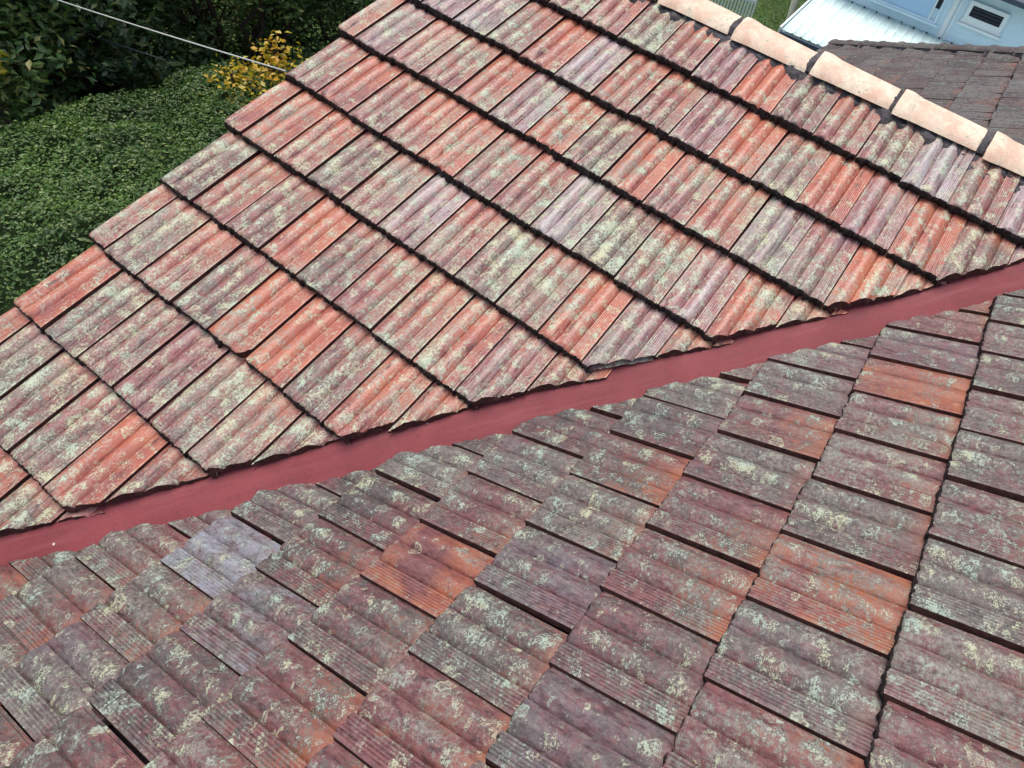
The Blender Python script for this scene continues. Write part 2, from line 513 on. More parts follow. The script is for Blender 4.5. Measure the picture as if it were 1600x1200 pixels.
house = empty('tiled_house', (0, 0, -4.6), 0,
              'house with old lichen-covered terracotta tiled roofs meeting at a red valley gutter', 'house')
HOFF = Vector((0, 0, 4.6))

def slope_sheet(name, pts, normal, parent, mat, depth=0.074, th=0.02):
    bm = bmesh.new()
    up = [bm.verts.new(p - normal * depth + HOFF) for p in pts]
    dn = [bm.verts.new(p - normal * (depth + th) + HOFF) for p in pts]
    bm.faces.new(up)
    bm.faces.new(list(reversed(dn)))
    k = len(pts)
    for i in range(k):
        bm.faces.new((up[i], dn[i], dn[(i + 1) % k], up[(i + 1) % k]))
    return from_bm(name, bm, [mat], parent)

RIDGE_V = -2.18
ridge_p = pA(0, RIDGE_V)                       # ridge line runs along x at this y, z
RY_, RZ_ = ridge_p.y, ridge_p.z
EAVE_V = 9.72
nA, nB = FA.col[2].copy(), FB.col[2].copy()
VAL = 3.025                                     # valley line x - y
HIP = 7.93                                      # hip line x + y
BACKV = (RZ_ + 1.0) if False else None
# back valley: wing's rear slope meets the main slope on x + y = BK
TP = math.tan(PITCH)
BK = (RZ_ + TP * RY_ + (TP * BX - BZ)) / TP
# front slope of the wing
ye = pA(0, EAVE_V).y
slopeA = slope_sheet('roof_slope', [Vector((0.01, ye, ye * TP)), Vector((VAL + ye - 0.10, ye, ye * TP)),
                                    Vector((VAL + RY_ - 0.10, RY_, RZ_)), Vector((0.01, RY_, RZ_))], nA, house, M_deck)
slopeA['label'] = 'brighter roof slope rising from the valley gutter to the pale ridge'
def zB(x): return BZ + (x - BX) * TP
xe = pB(0, EAVE_V).x
def PB(x, y): return Vector((x, y, zB(x)))
XT = 7.2
slopeB = slope_sheet('roof_slope', [PB(xe, -14), PB(XT, -14), PB(XT, HIP - XT), PB(xe, HIP - xe), PB(xe, BK - xe),
                                    PB((VAL + BK) / 2, (BK - VAL) / 2), PB(xe, xe - VAL)], nB, house, M_deck)
slopeB['label'] = 'darker main roof slope in the foreground, carrying on behind the ridge'

# -- tiles of the wing's front slope
A_TONES = {-1: 'nnnnnrgnwogngwnw', 0: 'mwwnpwpnwogowpl', 1: 'pmnnpwogonpwmon', 2: 'npnponnwgnwpl',
           3: 'oppgnwngnoml', 4: 'lpgpgnppwl', 5: 'plpgoogpn', 6: 'olgmgngo', 7: 'pmlgpg', 8: 'lgrlg'}
B_TONES = {1: 'gndrdrgrr', 2: 'rrmonrgodr', 3: 'ddmdrdrndmd', 4: 'ddddddpnmgrr', 5: 'dddddddnogrr',
           6: 'ddddddddgnwdr', 7: 'dddddddddbnmrr', 8: 'ddddddddddrnlmr'}

def default_tone_A(u, v):
    x = noise.noise(Vector((u * 0.23, v * 0.31, 4.0)))
    return R.choices('oprglmwn', (8 + 8 * x, 18, 10, 16, 12 - 6 * x, 16, 10, 22))[0]
def default_tone_B(u, v):
    return R.choices('oprgldmn', (4, 8, 22, 14, 10, 20, 14, 16))[0]

DOWN_A = FA.col[1] * -1
def place_tile(M, var, tone_, planes, mat, parent, seed, jag=0.004, name='roof_tile', chip=None):
    st = side(M, planes)
    if st < 0: return None
    if st == 0 or chip:
        bm = tile_bm(seed)
        clip_tile(bm, M, planes, jag, seed)
        if chip: clip_tile(bm, M, [chip], 0.006, seed)
        if len(bm.faces) < 12 or sum(f.calc_area() for f in bm.faces) < 0.014:
            bm.free(); return None
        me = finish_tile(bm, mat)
    else:
        me = var[seed % len(var)]
    o = bpy.data.objects.new(name, me)
    C.objects.link(o)
    o.parent = parent
    o.matrix_local = Matrix.Translation(HOFF) @ M
    o.color = tone_
    return o

def tile_matrix(F, P, jit):
    M = F.to_4x4()
    M.translation = P
    a = R.gauss(0, 0.0045) * jit
    b = R.gauss(0, 0.006) * jit
    J = Matrix.Rotation(a, 4, 'Z') @ Matrix.Rotation(b, 4, 'Y') @ Matrix.Rotation(R.gauss(0, 0.004) * jit, 4, 'X')
    J.translation = Vector((R.gauss(0, 0.0014) * jit, R.gauss(0, 0.0035) * jit, R.gauss(0, 0.0012) * jit))
    return M @ J

CUT_A, CUT_B = 2.880, 3.045
S2 = math.sqrt(0.5)
seed = 0
for v in range(-1, 10):
    half = v % 2 != 0
    for k in range(-1, 22):
        u = k + (0.5 if half else 0.0)
        if u <= -0.99: continue
        seed += 1
        M = tile_matrix(FA, pA(u, v), 1.0)
        if v == -1: M = M @ Matrix.Rotation(0.060, 4, 'X')
        dj = R.uniform(-0.012, 0.012)
        ang = R.uniform(-0.10, 0.10)
        nrm = Vector((S2, -S2, 0))
        nrm.rotate(Matrix.Rotation(ang, 3, 'Z'))
        mid = pA(u + 0.5, v - 0.5)
        cx = (CUT_A + dj + mid.x + mid.y) / 2
        pl = [(Vector((cx, cx - CUT_A - dj, 0)), nrm), (Vector((0.0, 0, 0)), Vector((-1, 0, 0)))]
        ch = A_TONES.get(v, '')
        idx = k + (1 if half else 0)
        c = ch[idx] if 0 <= idx < len(ch) else default_tone_A(u, v)
        chip = None
        if v == 5 and k == 3:                     # tile with its lower corner broken off
            q = pA(u + 0.86, v)
            chip = (q, (FA.col[0] * 0.8 - FA.col[1] * 0.62).normalized())
        place_tile(M, VARA, tone(c), pl, M_clayA, slopeA, seed, chip=chip)

# -- tiles of the main slope: the near part and the part behind the ridge
for v in range(0, 11):
    half = v % 2 == 0
    for k in range(-40, 16):
        u = k + (0.5 if half else 0.0)
        mid = pB(u + 0.5, v - 0.5)
        if v > EAVE_V + 0.3: continue
        far = mid.y > 0.6
        if far and v < 1: continue
        if not far and u < -2.6: continue
        seed += 1
        M = tile_matrix(FB, pB(u, v), 1.2)
        dj = R.uniform(-0.012, 0.012)
        nrm = Vector((-S2, S2, 0))
        nrm.rotate(Matrix.Rotation(R.uniform(-0.10, 0.10), 3, 'Z'))
        if not far:
            cx = (CUT_B + dj + mid.x + mid.y) / 2
            pl = [(Vector((cx, cx - CUT_B - dj, 0)), nrm)]
        else:
            pl = [(Vector((BK / 2, BK / 2, 0)), Vector((-S2, -S2, 0))), (Vector((HIP / 2, HIP / 2, 0)), Vector((S2, S2, 0)))]
        ch = B_TONES.get(v, '')
        idx = k + 1 if half else k
        c = ch[idx] if 0 <= idx < len(ch) else (default_tone_B(u, v) if not far else R.choice('kkdngwdmr'))
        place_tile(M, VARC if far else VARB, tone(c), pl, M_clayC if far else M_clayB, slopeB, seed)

# -- valley gutter: folded sheet lying between the two slopes
bm = bmesh.new()
rows = []
for i in range(41):
    y = ye - 0.02 + (RY_ + 0.9 - ye) * i / 40
    row = []
    for (dx, dn) in ((-0.30, 0.044), (-0.13, 0.044), (-0.028, 0.049), (0.0, 0.052), (0.02, 0.049), (0.14, 0.044), (0.30, 0.044)):
        # dx across the valley (x - y), on the lower of the two slopes
        xx = y + VAL + dx / 2; yy = y - dx / 2
        z = (yy * TP if dx <= 0 else zB(xx)) - dn / CP
        wv = 0.0012 * noise.noise(Vector((xx * 4, yy * 4, dx * 9)))
        row.append(bm.verts.new(Vector((xx, yy, z + wv)) + HOFF))
    rows.append(row)
for a, b in zip(rows[:-1], rows[1:]):
    for k in range(len(a) - 1):
        bm.faces.new((a[k], a[k + 1], b[k + 1], b[k]))
for f in bm.faces: f.normal_update()
vg = from_bm('valley_gutter', bm, [M_gutter], house, 50)
vg['label'] = 'red painted metal valley gutter between the two tiled slopes'
md = vg.modifiers.new('sheet', 'SOLIDIFY'); md.thickness = 0.002; md.offset = -1

# -- ridge caps on bedding mortar
CAPL = 0.404
def cap_mesh(seed, mat, length=CAPL - 0.026, r0=0.114, collar=0.013):
    rr = random.Random(seed)
    bm = bmesh.new()
    angs = [rad(a) for a in (-86, -74, -60, -45, -30, -15, 0, 15, 30, 45, 60, 74, 86)]
    xs = [0.0, 0.006, 0.035, 0.06, 0.085, 0.18, 0.28, length - 0.008, length]
    ro = [collar * 0.8, collar, collar, collar * 0.55, 0.001, -0.002, -0.005, -0.008, -0.011]
    top, bot = [], []
    for x, dr in zip(xs, ro):
        a_, b_ = [], []
        for t in angs:
            r = r0 + dr + 0.0018 * noise.noise(Vector((x * 20, t * 3, seed)))
            sq = 1.0 - 0.10 * abs(math.sin(2 * t))          # flattened flanks, blunt apex
            y, z = math.sin(t) * r * sq, math.cos(t) * r * sq * 0.72
            xx = x + (0.004 * noise.noise(Vector((t * 5, seed, 2.2))) if x in (0.0, length) else 0)
            a_.append(bm.verts.new((xx, y, z)))
            b_.append(bm.verts.new((xx, y * 0.88, z * 0.86)))
        top.append(a_); bot.append(b_)
    n = len(angs)
    for j in range(len(xs) - 1):
        for i in range(n - 1):
            bm.faces.new((top[j][i], top[j + 1][i], top[j + 1][i + 1], top[j][i + 1]))
            bm.faces.new((bot[j][i], bot[j][i + 1], bot[j + 1][i + 1], bot[j + 1][i]))
        for i in (0, n - 1):
            bm.faces.new((top[j][i], bot[j][i], bot[j + 1][i], top[j + 1][i]))
    for j in (0, -1):
        for i in range(n - 1):
            f = bm.faces.new((top[j][i], top[j][i + 1], bot[j][i + 1], bot[j][i])); f.material_index = 1
    bmesh.ops.recalc_face_normals(bm, faces=bm.faces[:])
    me = bpy.data.meshes.new('ridge_cap')
    bm.to_mesh(me); bm.free()
    me.materials.append(mat); me.materials.append(M_mortar)
    me.shade_smooth(); me.set_sharp_from_angle(angle=rad(40))
    return me
capv = [cap_mesh(i, M_cap) for i in range(3)]
RAX = RZ_ - 0.055
k = 0
x = -0.035
while x < 3.75:
    o = bpy.data.objects.new('ridge_cap', capv[k % 3])
    C.objects.link(o); o.parent = house
    o.location = Vector((x + R.uniform(-.006, .006), RY_, RAX + R.uniform(-.004, .004))) + HOFF
    o.rotation_euler = (R.uniform(-.03, .03), R.uniform(-.012, .012), R.uniform(-.012, .012))
    k += 1
    x += CAPL

def lumpy_bed(name, path, width, height, mat, parent, seed, lumps=1.0):
    """a ragged mortar bed following a straight line from a to b"""
    a, b = path
    d = b - a
    n_ = int(d.length / 0.012)
    side_ = Vector((0, 0, 1)).cross(d.normalized()).normalized()
    bm = bmesh.new(); rows = []
    prof = [(-1.0, -0.9), (-0.93, 0.15), (-0.7, 0.6), (-0.35, 0.9), (0, 1.0), (0.35, 0.9), (0.7, 0.6), (0.93, 0.15), (1.0, -0.9)]
    for i in range(n_ + 1):
        p = a + d * (i / n_)
        row = []
        for (q, h) in prof:
            nz = noise.noise(p * 16 + Vector((q * 2.1, seed, 0))) + 0.7 * noise.noise(p * 48 + Vector((q * 5, 0, seed)))
            r_ = 1 + 0.22 * lumps * nz
            row.append(bm.verts.new(p + side_ * (q * width * r_) + Vector((0, 0, height * h + 0.010 * lumps * nz)) + HOFF))
        rows.append(row)
    for r0, r1 in zip(rows[:-1], rows[1:]):
        for j in range(len(prof) - 1):
            bm.faces.new((r0[j], r1[j], r1[j + 1], r0[j + 1]))
    bmesh.ops.recalc_face_normals(bm, faces=bm.faces[:])
    return from_bm(name, bm, [mat], parent, 50)
bed = lumpy_bed('ridge_mortar', (Vector((-0.01, RY_, RAX - 0.024)), Vector((3.75, RY_, RAX - 0.024))), 0.131, 0.040, M_mortar, house, 3)
bed['label'] = 'crumbling blackened bedding mortar along the ridge'
# mortar showing between neighbouring caps
for j in range(1, 10):
    bm = bmesh.new()
    xx = -0.035 + CAPL * j - 0.017
    wd = 0.030
    rings = []
    for dx, rf in ((-wd, 0.90), (-0.012, 1.0), (0.012, 1.03), (wd, 0.95)):
        ring = []
        for t in range(-84, 85, 8):
            a = rad(t)
            r_ = 0.094 * rf + 0.006 * noise.noise(Vector((t * 0.09, j, dx * 60)))
            ring.append(bm.verts.new(Vector((xx + dx, RY_ + math.sin(a) * r_, RAX + math.cos(a) * r_ * 0.73)) + HOFF))
        rings.append(ring)
    for r0, r1 in zip(rings[:-1], rings[1:]):
        for i in range(len(r0) - 1):
            bm.faces.new((r0[i], r1[i], r1[i + 1], r0[i + 1]))
    bmesh.ops.recalc_face_normals(bm, faces=bm.faces[:])
    from_bm('joint_mortar', bm, [M_mortar], house, 60)

bm = bmesh.new()
for (lx, ly, lr) in ((2.79, -0.132, 0.040), (2.83, -0.145, 0.030), (2.87, -0.128, 0.034), (2.94, -0.138, 0.024), (3.00, -0.130, 0.030), (3.08, -0.128, 0.022)):
    c0 = Vector((lx, RY_ + ly, RAX - 0.075 + (0.165 + ly) * TP))
    r = bmesh.ops.create_icosphere(bm, subdivisions=3, radius=lr)
    for x in r['verts']:
        q = 1 + 0.35 * noise.noise(x.co * 38 + Vector((lx * 9, 0, 0))) + 0.25 * noise.noise(x.co * 95)
        x.co = Vector((x.co.x * 1.25, x.co.y, x.co.z * 0.62)) * q + c0 + HOFF
lm = from_bm('loose_mortar', bm, [M_mortar], house, 60)
lm['kind'] = 'stuff'
lm['label'] = 'broken lump of black mortar below the widest gap between ridge caps'

# -- rear slope of the wing, hip and hip slope of the main roof (seen edge on or not at all)
nBack = Vector((0, SP, CP))
yb = 2 * RY_ - ye
ze = ye * TP
slope_sheet('roof_slope', [Vector((0.01, RY_, RZ_)), Vector((BK - RY_, RY_, RZ_)), Vector((BK - (yb - 0.6), yb - 0.6, RZ_ - (yb - 0.6 - RY_) * TP)), Vector((0.01, yb - 0.6, RZ_ - (yb - 0.6 - RY_) * TP))],
            nBack, house, M_clayB, 0.02)
yh = HIP - xe
slope_sheet('roof_slope', [Vector((xe, yh, zB(xe))), Vector((XT, HIP - XT, zB(XT))), Vector((2 * XT - xe, yh, zB(xe)))],
            Vector((0, SP, CP)), house, M_clayB, 0.02)
hipcap = [cap_mesh(20 + i, M_clayC, 0.36, 0.105, 0.016) for i in range(2)]
hd = Vector((1, -1, TP)).normalized()
p0 = Vector((xe - 0.02, HIP - xe + 0.02, zB(xe)))
Mh = Matrix.Identity(3)
xax = hd; yax = Vector((0, 0, 1)).cross(xax).normalized(); zax = xax.cross(yax)
Mh = Matrix((xax, yax, zax)).transposed()
for i in range(11):
    o = bpy.data.objects.new('hip_cap', hipcap[i % 2])
    C.objects.link(o); o.parent = house
    m = Mh.to_4x4(); m.translation = p0 + hd * (i * 0.38) + Vector((0, 0, -0.045)) + HOFF
    o.matrix_local = m
    o.color = tone('d')
hb = lumpy_bed('hip_mortar', (p0 + Vector((0.03, 0.05, -0.055)), p0 + hd * 4.2 + Vector((0.03, 0.05, -0.055))), 0.135, 0.05, M_palemortar, house, 8)
# -- walls, fascia and eaves gutter under the roof
bm = bmesh.new()
zt = ze - 0.10
x0, yw = 0.14, ye + 0.35
def prism(bm, pts, x0, x1):
    a = [bm.verts.new(Vector((x0, p[0], p[1]))) for p in pts]
    b = [bm.verts.new(Vector((x1, p[0], p[1]))) for p in pts]
    bm.faces.new(a); bm.faces.new(list(reversed(b)))
    k = len(pts)
    for i in range(k): bm.faces.new((a[i], b[i], b[(i + 1) % k], a[(i + 1) % k]))
ywb = 2 * RY_ - yw
prism(bm, [(yw, 0.0), (ywb, 0.0), (ywb, yw * TP - 0.15 + 4.6), (RY_, RZ_ - 0.14 + 4.6), (yw, yw * TP - 0.15 + 4.6)], 0.14, 0.34)
bmesh.ops.recalc_face_normals(bm, faces=bm.faces[:])
from_bm('gable_wall', bm, [M_wall], house)
bm = bmesh.new()
box(bm, (xe + 0.35, -13.8, 0), (xe + 0.55, HIP - xe - 0.4, ze - 0.12 + 4.6))
box(bm, (xe + 0.56, HIP - xe - 0.6, 0), (8, HIP - xe - 0.4, ze - 0.12 + 4.6))
from_bm('outer_wall', bm, [M_wall], house)
bm = bmesh.new()
for sgn, y_a, y_b in ((1, ye, RY_), (-1, yb - 0.6, RY_)):
    a = Vector((0.012, y_a, (RZ_ - abs(y_a - RY_) * TP))); b = Vector((0.012, RY_, RZ_))
    d0 = Vector((0, 0, -0.078)); d1 = Vector((0, 0, -0.24)); t_ = Vector((0.022, 0, 0))
    q = [a + d0, b + d0, b + d1, a + d1]
    v1 = [bm.verts.new(p + HOFF) for p in q]; v2 = [bm.verts.new(p + t_ + HOFF) for p in q]
    bm.faces.new(v1); bm.faces.new(list(reversed(v2)))
    for i in range(4): bm.faces.new((v1[i], v2[i], v2[(i + 1) % 4], v1[(i + 1) % 4]))
bmesh.ops.recalc_face_normals(bm, faces=bm.faces[:])
from_bm('barge_board', bm, [M_timber], house)

# ------------------------------------------------------------------ ground
GZ = -4.6
def ground_material():
    n = NT('lawn')
    v = n.obj()
    a = n.noise(v, 0.5, 4, 0.6)
    b = n.noise(v, 6, 5, 0.7)
    c = n.noise(v, 45, 4, 0.7)
    col = n.mix(n.ramp(b, 0.35, 0.7), (0.050, 0.105, 0.022), (0.095, 0.165, 0.040))
    col = n.mix(n.mul(n.ramp(a, 0.5, 0.7), 0.4), col, (0.13, 0.13, 0.06))
    return n.bsdf(col, 0.9, n.bump(n.add(b, c), 0.8, 0.05), 0.2)
M_lawn = ground_material()
bm = bmesh.new()
box(bm, (-300, -300, GZ - 0.5), (300, 300, GZ))
tag(from_bm('ground', bm, [M_lawn]), kind='structure')

def leaf_mesh(name, P, Nrm, size, mat, parent, asp=0.5, droop=0.5, seed=1, tint=None, kind=None):
    """many small folded leaves: P positions, Nrm outward directions"""
    rg = np.random.default_rng(seed)
    n_ = len(P)
    Nn = Nrm + rg.normal(0, droop, (n_, 3))
    Nn /= np.linalg.norm(Nn, axis=1)[:, None]
    d = rg.normal(0, 1, (n_, 3))
    d -= (d * Nn).sum(1)[:, None] * Nn
    d /= np.linalg.norm(d, axis=1)[:, None]
    e = np.cross(Nn, d)
    L = size * rg.uniform(0.6, 1.25, n_)[:, None]
    Wd = L * asp * rg.uniform(0.8, 1.2, n_)[:, None] * 0.5
    base = P - d * L * 0.5
    tip = P + d * L * 0.5 - Nn * L * 0.10
    l_ = P - e * Wd + Nn * Wd * 0.35 - d * L * 0.06
    r_ = P + e * Wd + Nn * Wd * 0.35 - d * L * 0.06
    V = np.stack([base, r_, tip, l_], 1).reshape(-1, 3)
    me = bpy.data.meshes.new(name)
    me.vertices.add(n_ * 4)
    me.vertices.foreach_set('co', V.ravel().astype(np.float32))
    idx = np.arange(n_) * 4
    tri = np.stack([idx, idx + 1, idx + 2, idx, idx + 2, idx + 3], 1).reshape(-1)
    me.loops.add(n_ * 6)
    me.loops.foreach_set('vertex_index', tri.astype(np.int32))
    me.polygons.add(n_ * 2)
    me.polygons.foreach_set('loop_start', (np.arange(n_ * 2) * 3).astype(np.int32))
    me.update(calc_edges=True)
    me.validate()
    at = me.color_attributes.new('tint', 'FLOAT_COLOR', 'POINT')
    cv = np.ones((n_, 4, 4), np.float32)
    cv[:, :, 0] = (rg.uniform(0, 1, n_) if tint is None else np.clip(tint + rg.uniform(-.3, .3, n_), 0, 1))[:, None]
    cv[:, :, 1] = rg.uniform(0, 1, n_)[:, None]
    at.data.foreach_set('color', cv.ravel())
    me.materials.append(mat)
    o = link(name, me, parent)
    if kind: o['kind'] = kind
    return o

def nz3(P, f, sd=0.0):
    return np.array([noise.noise(Vector((p[0] * f + sd, p[1] * f, p[2] * f))) for p in P])

M_leaf_hedge = leaf_material('hedge_leaf', (0.032, 0.085, 0.015), (0.080, 0.168, 0.030), (0.19, 0.26, 0.07), 0.25, 0.42)
M_leaf_dark = leaf_material('dark_leaf', (0.024, 0.062, 0.018), (0.085, 0.155, 0.044), (0.24, 0.27, 0.09), 0.25, 0.38)
M_leaf_light = leaf_material('light_leaf', (0.055, 0.125, 0.030), (0.150, 0.235, 0.065), (0.30, 0.30, 0.09), 0.3, 0.4)
M_leaf_yellow = leaf_material('yellow_leaf', (0.56, 0.46, 0.035), (0.62, 0.30, 0.020), (0.66, 0.58, 0.18), 0.35, 0.45)
M_bark = simple('bark', (0.10, 0.075, 0.055), 0.9, 0.5, 12, 0.8, 0.2)
M_palebark = simple('pale_bark', (0.55, 0.54, 0.44), 0.85, 0.3, 9, 0.5, 0.2)
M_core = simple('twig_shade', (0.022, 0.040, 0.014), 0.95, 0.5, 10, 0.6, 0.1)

# ------------------------------------------------------------------ hedge beside the gable
HX, HY, HZT = -2.45, 1.05, -2.38
HA, HB = 1.80, 2.66
def hedge_top(x, y):
    dx, dy = abs(x - HX) / HA, abs(y - HY) / HB
    r = (dx ** 3.2 + dy ** 3.2) ** (1 / 3.2)
    if r >= 1: return None
    f = (1 - r ** 9) ** 0.42
    b = 0.16 * noise.noise(Vector((x * 1.3, y * 1.3, 0))) + 0.10 * noise.noise(Vector((x * 3.4, y * 3.4, 5))) + 0.05 * noise.noise(Vector((x * 8, y * 8, 9)))
    return GZ + (HZT - GZ) * f + b * f
hedge = empty('hedge', (HX, HY, GZ), 0, 'broad green hedge of small leaves below the gable edge of the roof', 'hedge')
pts, nrm = [], []
rr = random.Random(3)
while len(pts) < 125000:
    x, y = rr.uniform(HX - HA, HX + HA), rr.uniform(HY - HB, HY + HB)
    z = hedge_top(x, y)
    if z is None: continue
    e = 0.04
    zx, zy = hedge_top(x + e, y), hedge_top(x, y + e)
    if zx is None or zy is None: continue
    g = Vector((-(zx - z) / e, -(zy - z) / e, 1.0))
    k = g.length
    for _ in range(min(6, 1 + int(rr.random() + (k - 1) * 0.7))):
        dep = abs(rr.gauss(0, 0.055))
        off = g.normalized()
        q = Vector((x, y, z)) - off * dep + Vector((rr.uniform(-.02, .02), rr.uniform(-.02, .02), 0))
        if k > 2: q.z -= rr.uniform(0, min(0.5, 0.05 * k))
        pts.append(q - Vector((HX, HY, GZ))); nrm.append(off)
P = np.array([tuple(p) for p in pts]); Nv = np.array([tuple(p) for p in nrm])
tn = 0.45 + 0.9 * nz3(P, 1.6, 3) + 0.5 * nz3(P, 5, 7)
leaf_mesh('foliage', P, Nv + np.array([0, 0, 0.5]), 0.030, M_leaf_hedge, hedge, 0.55, 0.42, 4, tn, 'stuff')
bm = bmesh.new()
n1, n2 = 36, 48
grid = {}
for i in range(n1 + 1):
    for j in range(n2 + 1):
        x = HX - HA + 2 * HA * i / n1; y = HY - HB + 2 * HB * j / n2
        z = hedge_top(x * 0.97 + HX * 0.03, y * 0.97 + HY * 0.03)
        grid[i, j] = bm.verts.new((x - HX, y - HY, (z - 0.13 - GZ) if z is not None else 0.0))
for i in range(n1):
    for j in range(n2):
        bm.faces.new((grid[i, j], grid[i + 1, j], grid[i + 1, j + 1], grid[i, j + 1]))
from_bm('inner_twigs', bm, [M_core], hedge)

# ------------------------------------------------------------------ trees and shrubs
def limb(bm, a, b, r0, r1, rr, n=6):
    pts = []
    for i in range(n + 1):
        f = i / n
        w = math.sin(f * math.pi) * (b - a).length * 0.06
        pts.append(a.lerp(b, f) + Vector((rr.uniform(-w, w), rr.uniform(-w, w), rr.uniform(-w, w) * 0.5)))
    tube(bm, pts, [r0 + (r1 - r0) * (i / n) for i in range(n + 1)], 7)

def tree(loc, clumps, leaf, nleaf, mat, label, cat, group=None, trunk_r=0.09, barkm=None, name='tree', seed=1, asp=0.45,
         droop=0.6, spread=0.06, bare=None):
    """clumps: (x, y, z, radius) relative to the foot of the tree"""
    rr = random.Random(seed); rg = np.random.default_rng(seed)
    t = empty(name, loc, 0, label, cat, group)
    bm = bmesh.new()
    mean = sum((Vector(c[:3]) for c in clumps), Vector()) / len(clumps)
    fork = Vector((mean.x * 0.25, mean.y * 0.25, min(c[2] for c in clumps) * 0.72))
    limb(bm, Vector((0, 0, -0.08)), fork, trunk_r * 1.25, trunk_r * 0.85, rr)
    from_bm('trunk', bm, [barkm or M_bark], t, 60)
    bm = bmesh.new()
    for c in clumps:
        limb(bm, fork, Vector(c[:3]), trunk_r * 0.55, 0.012, rr)
        for _ in range(3):
            d = Vector((rr.gauss(0, 1), rr.gauss(0, 1), rr.gauss(0.3, 1))).normalized()
            limb(bm, Vector(c[:3]) - d * 0.1, Vector(c[:3]) + d * c[3] * 0.8, 0.016, 0.005, rr, 3)
    from_bm('limbs', bm, [barkm or M_bark], t, 60)
    tot = sum(c[3] ** 2 for c in clumps)
    PP, NN, TT = [], [], []
    for ci, c in enumerate(clumps):
        m = int(nleaf * c[3] ** 2 / tot)
        # leaves gather in sprays round twig ends spread through the clump
        ns = max(6, int(m / 11))
        d = rg.normal(0, 1, (ns, 3)); d /= np.linalg.norm(d, axis=1)[:, None]
        rad_ = c[3] * rg.uniform(0.35, 1.0, ns) ** 0.6
        lump = 1 + 0.35 * nz3(d, 1.7, ci * 9.1 + seed)
        ends = d * (rad_ * lump)[:, None]
        ends[:, 2] *= 0.85
        per = rg.integers(0, ns, m)
        p = ends[per] + rg.normal(0, spread, (m, 3))
        PP.append(p + np.array(c[:3])); NN.append(d[per] * 0.7 + np.array([0, 0, 0.8]))
        TT.append(np.full(m, 0.35 + rg.uniform(-.15, .3)) + (rg.uniform(-.25, .25, ns))[per])
    leaf_mesh('crown', np.concatenate(PP), np.concatenate(NN), leaf, mat, t, asp, droop, seed, np.concatenate(TT), 'stuff')
    return t

def clumps(seed, n, rx, ry, z0, z1, r0, r1):
    rr = random.Random(seed)
    return [(rr.uniform(-rx, rx), rr.uniform(-ry, ry), rr.uniform(z0, z1), rr.uniform(r0, r1)) for _ in range(n)]

BG = 'trees and shrubs behind the hedge'
tree((-5.15, -0.75, GZ), clumps(1, 17, 0.9, 0.9, 0.7, 4.0, 0.45, 0.7), 0.090, 15000, M_leaf_light,
     'leafy tree at the far left, mid green, nearest the left edge of the photo', 'tree', BG, seed=21)
tree((-5.55, 0.75, GZ), clumps(2, 18, 0.9, 0.9, 0.7, 4.2, 0.45, 0.75), 0.100, 15000, M_leaf_dark,
     'dark broad-leaved tree crossed by the white cable, behind the hedge', 'tree', BG, seed=22)
tree((-5.1, 2.3, GZ), clumps(3, 18, 0.9, 0.9, 0.7, 4.2, 0.45, 0.75), 0.075, 18000, M_leaf_light,
     'olive green tree rising above the yellow shrub', 'tree', BG, seed=23)
tree((-4.5, 3.9, GZ), clumps(4, 18, 1.0, 1.0, 0.8, 4.6, 0.5, 0.8), 0.055, 34000, M_leaf_dark,
     'dense very dark tree beside the upper gable edge of the roof', 'tree', BG, seed=24)
tree((-7.2, 1.2, GZ), clumps(5, 20, 1.2, 1.3, 0.4, 5.0, 0.6, 1.0), 0.12, 15000, M_leaf_dark,
     'shadowy tree mostly hidden behind the mid green tree at far left', 'tree', BG, seed=25)
tree((-6.6, 3.9, GZ), clumps(6, 20, 1.2, 1.3, 0.4, 5.0, 0.6, 1.0), 0.10, 15000, M_leaf_dark,
     'shadowy tree in the back row behind the olive green one', 'tree', BG, seed=26)
tree((-6.1, 6.0, GZ), clumps(7, 20, 1.2, 1.3, 0.4, 5.0, 0.6, 1.0), 0.09, 15000, M_leaf_dark,
     'back row tree showing at the top edge against the uppermost roof tiles', 'tree', BG, seed=27)
tree((-7.0, -1.4, GZ), clumps(8, 20, 1.2, 1.3, 0.4, 5.0, 0.6, 1.0), 0.11, 15000, M_leaf_dark,
     'shadowy tree in the back row at the top left corner', 'tree', BG, seed=28)
ysh = [(0.30, 0.42, 2.42, 0.20), (-0.05, 0.16, 2.50, 0.20), (-0.22, -0.25, 2.38, 0.22), (0.10, -0.28, 2.12, 0.22),
       (0.35, 0.10, 2.06, 0.18), (-0.35, 0.40, 2.56, 0.18), (0.52, 0.30, 2.22, 0.20), (0.20, -0.05, 2.30, 0.15)]
tree((-3.25, 1.42, GZ - 0.16), [(a * 0.8, b * 0.8, c, d * 0.85) for a, b, c, d in ysh], 0.060, 1150, M_leaf_yellow, 'sparse shrub with yellow and orange leaves by the roof edge', 'shrub',
     trunk_r=0.03, name='shrub', seed=31, spread=0.07, asp=0.6)
tree((-4.15, -0.22, GZ), [(0, -0.05, 2.50, 0.10), (-0.1, -0.16, 2.44, 0.10)], 0.075, 130, M_leaf_yellow,
     'small mustard yellow shrub at the left edge above the hedge', 'shrub', trunk_r=0.025, name='shrub', seed=32, spread=0.05)

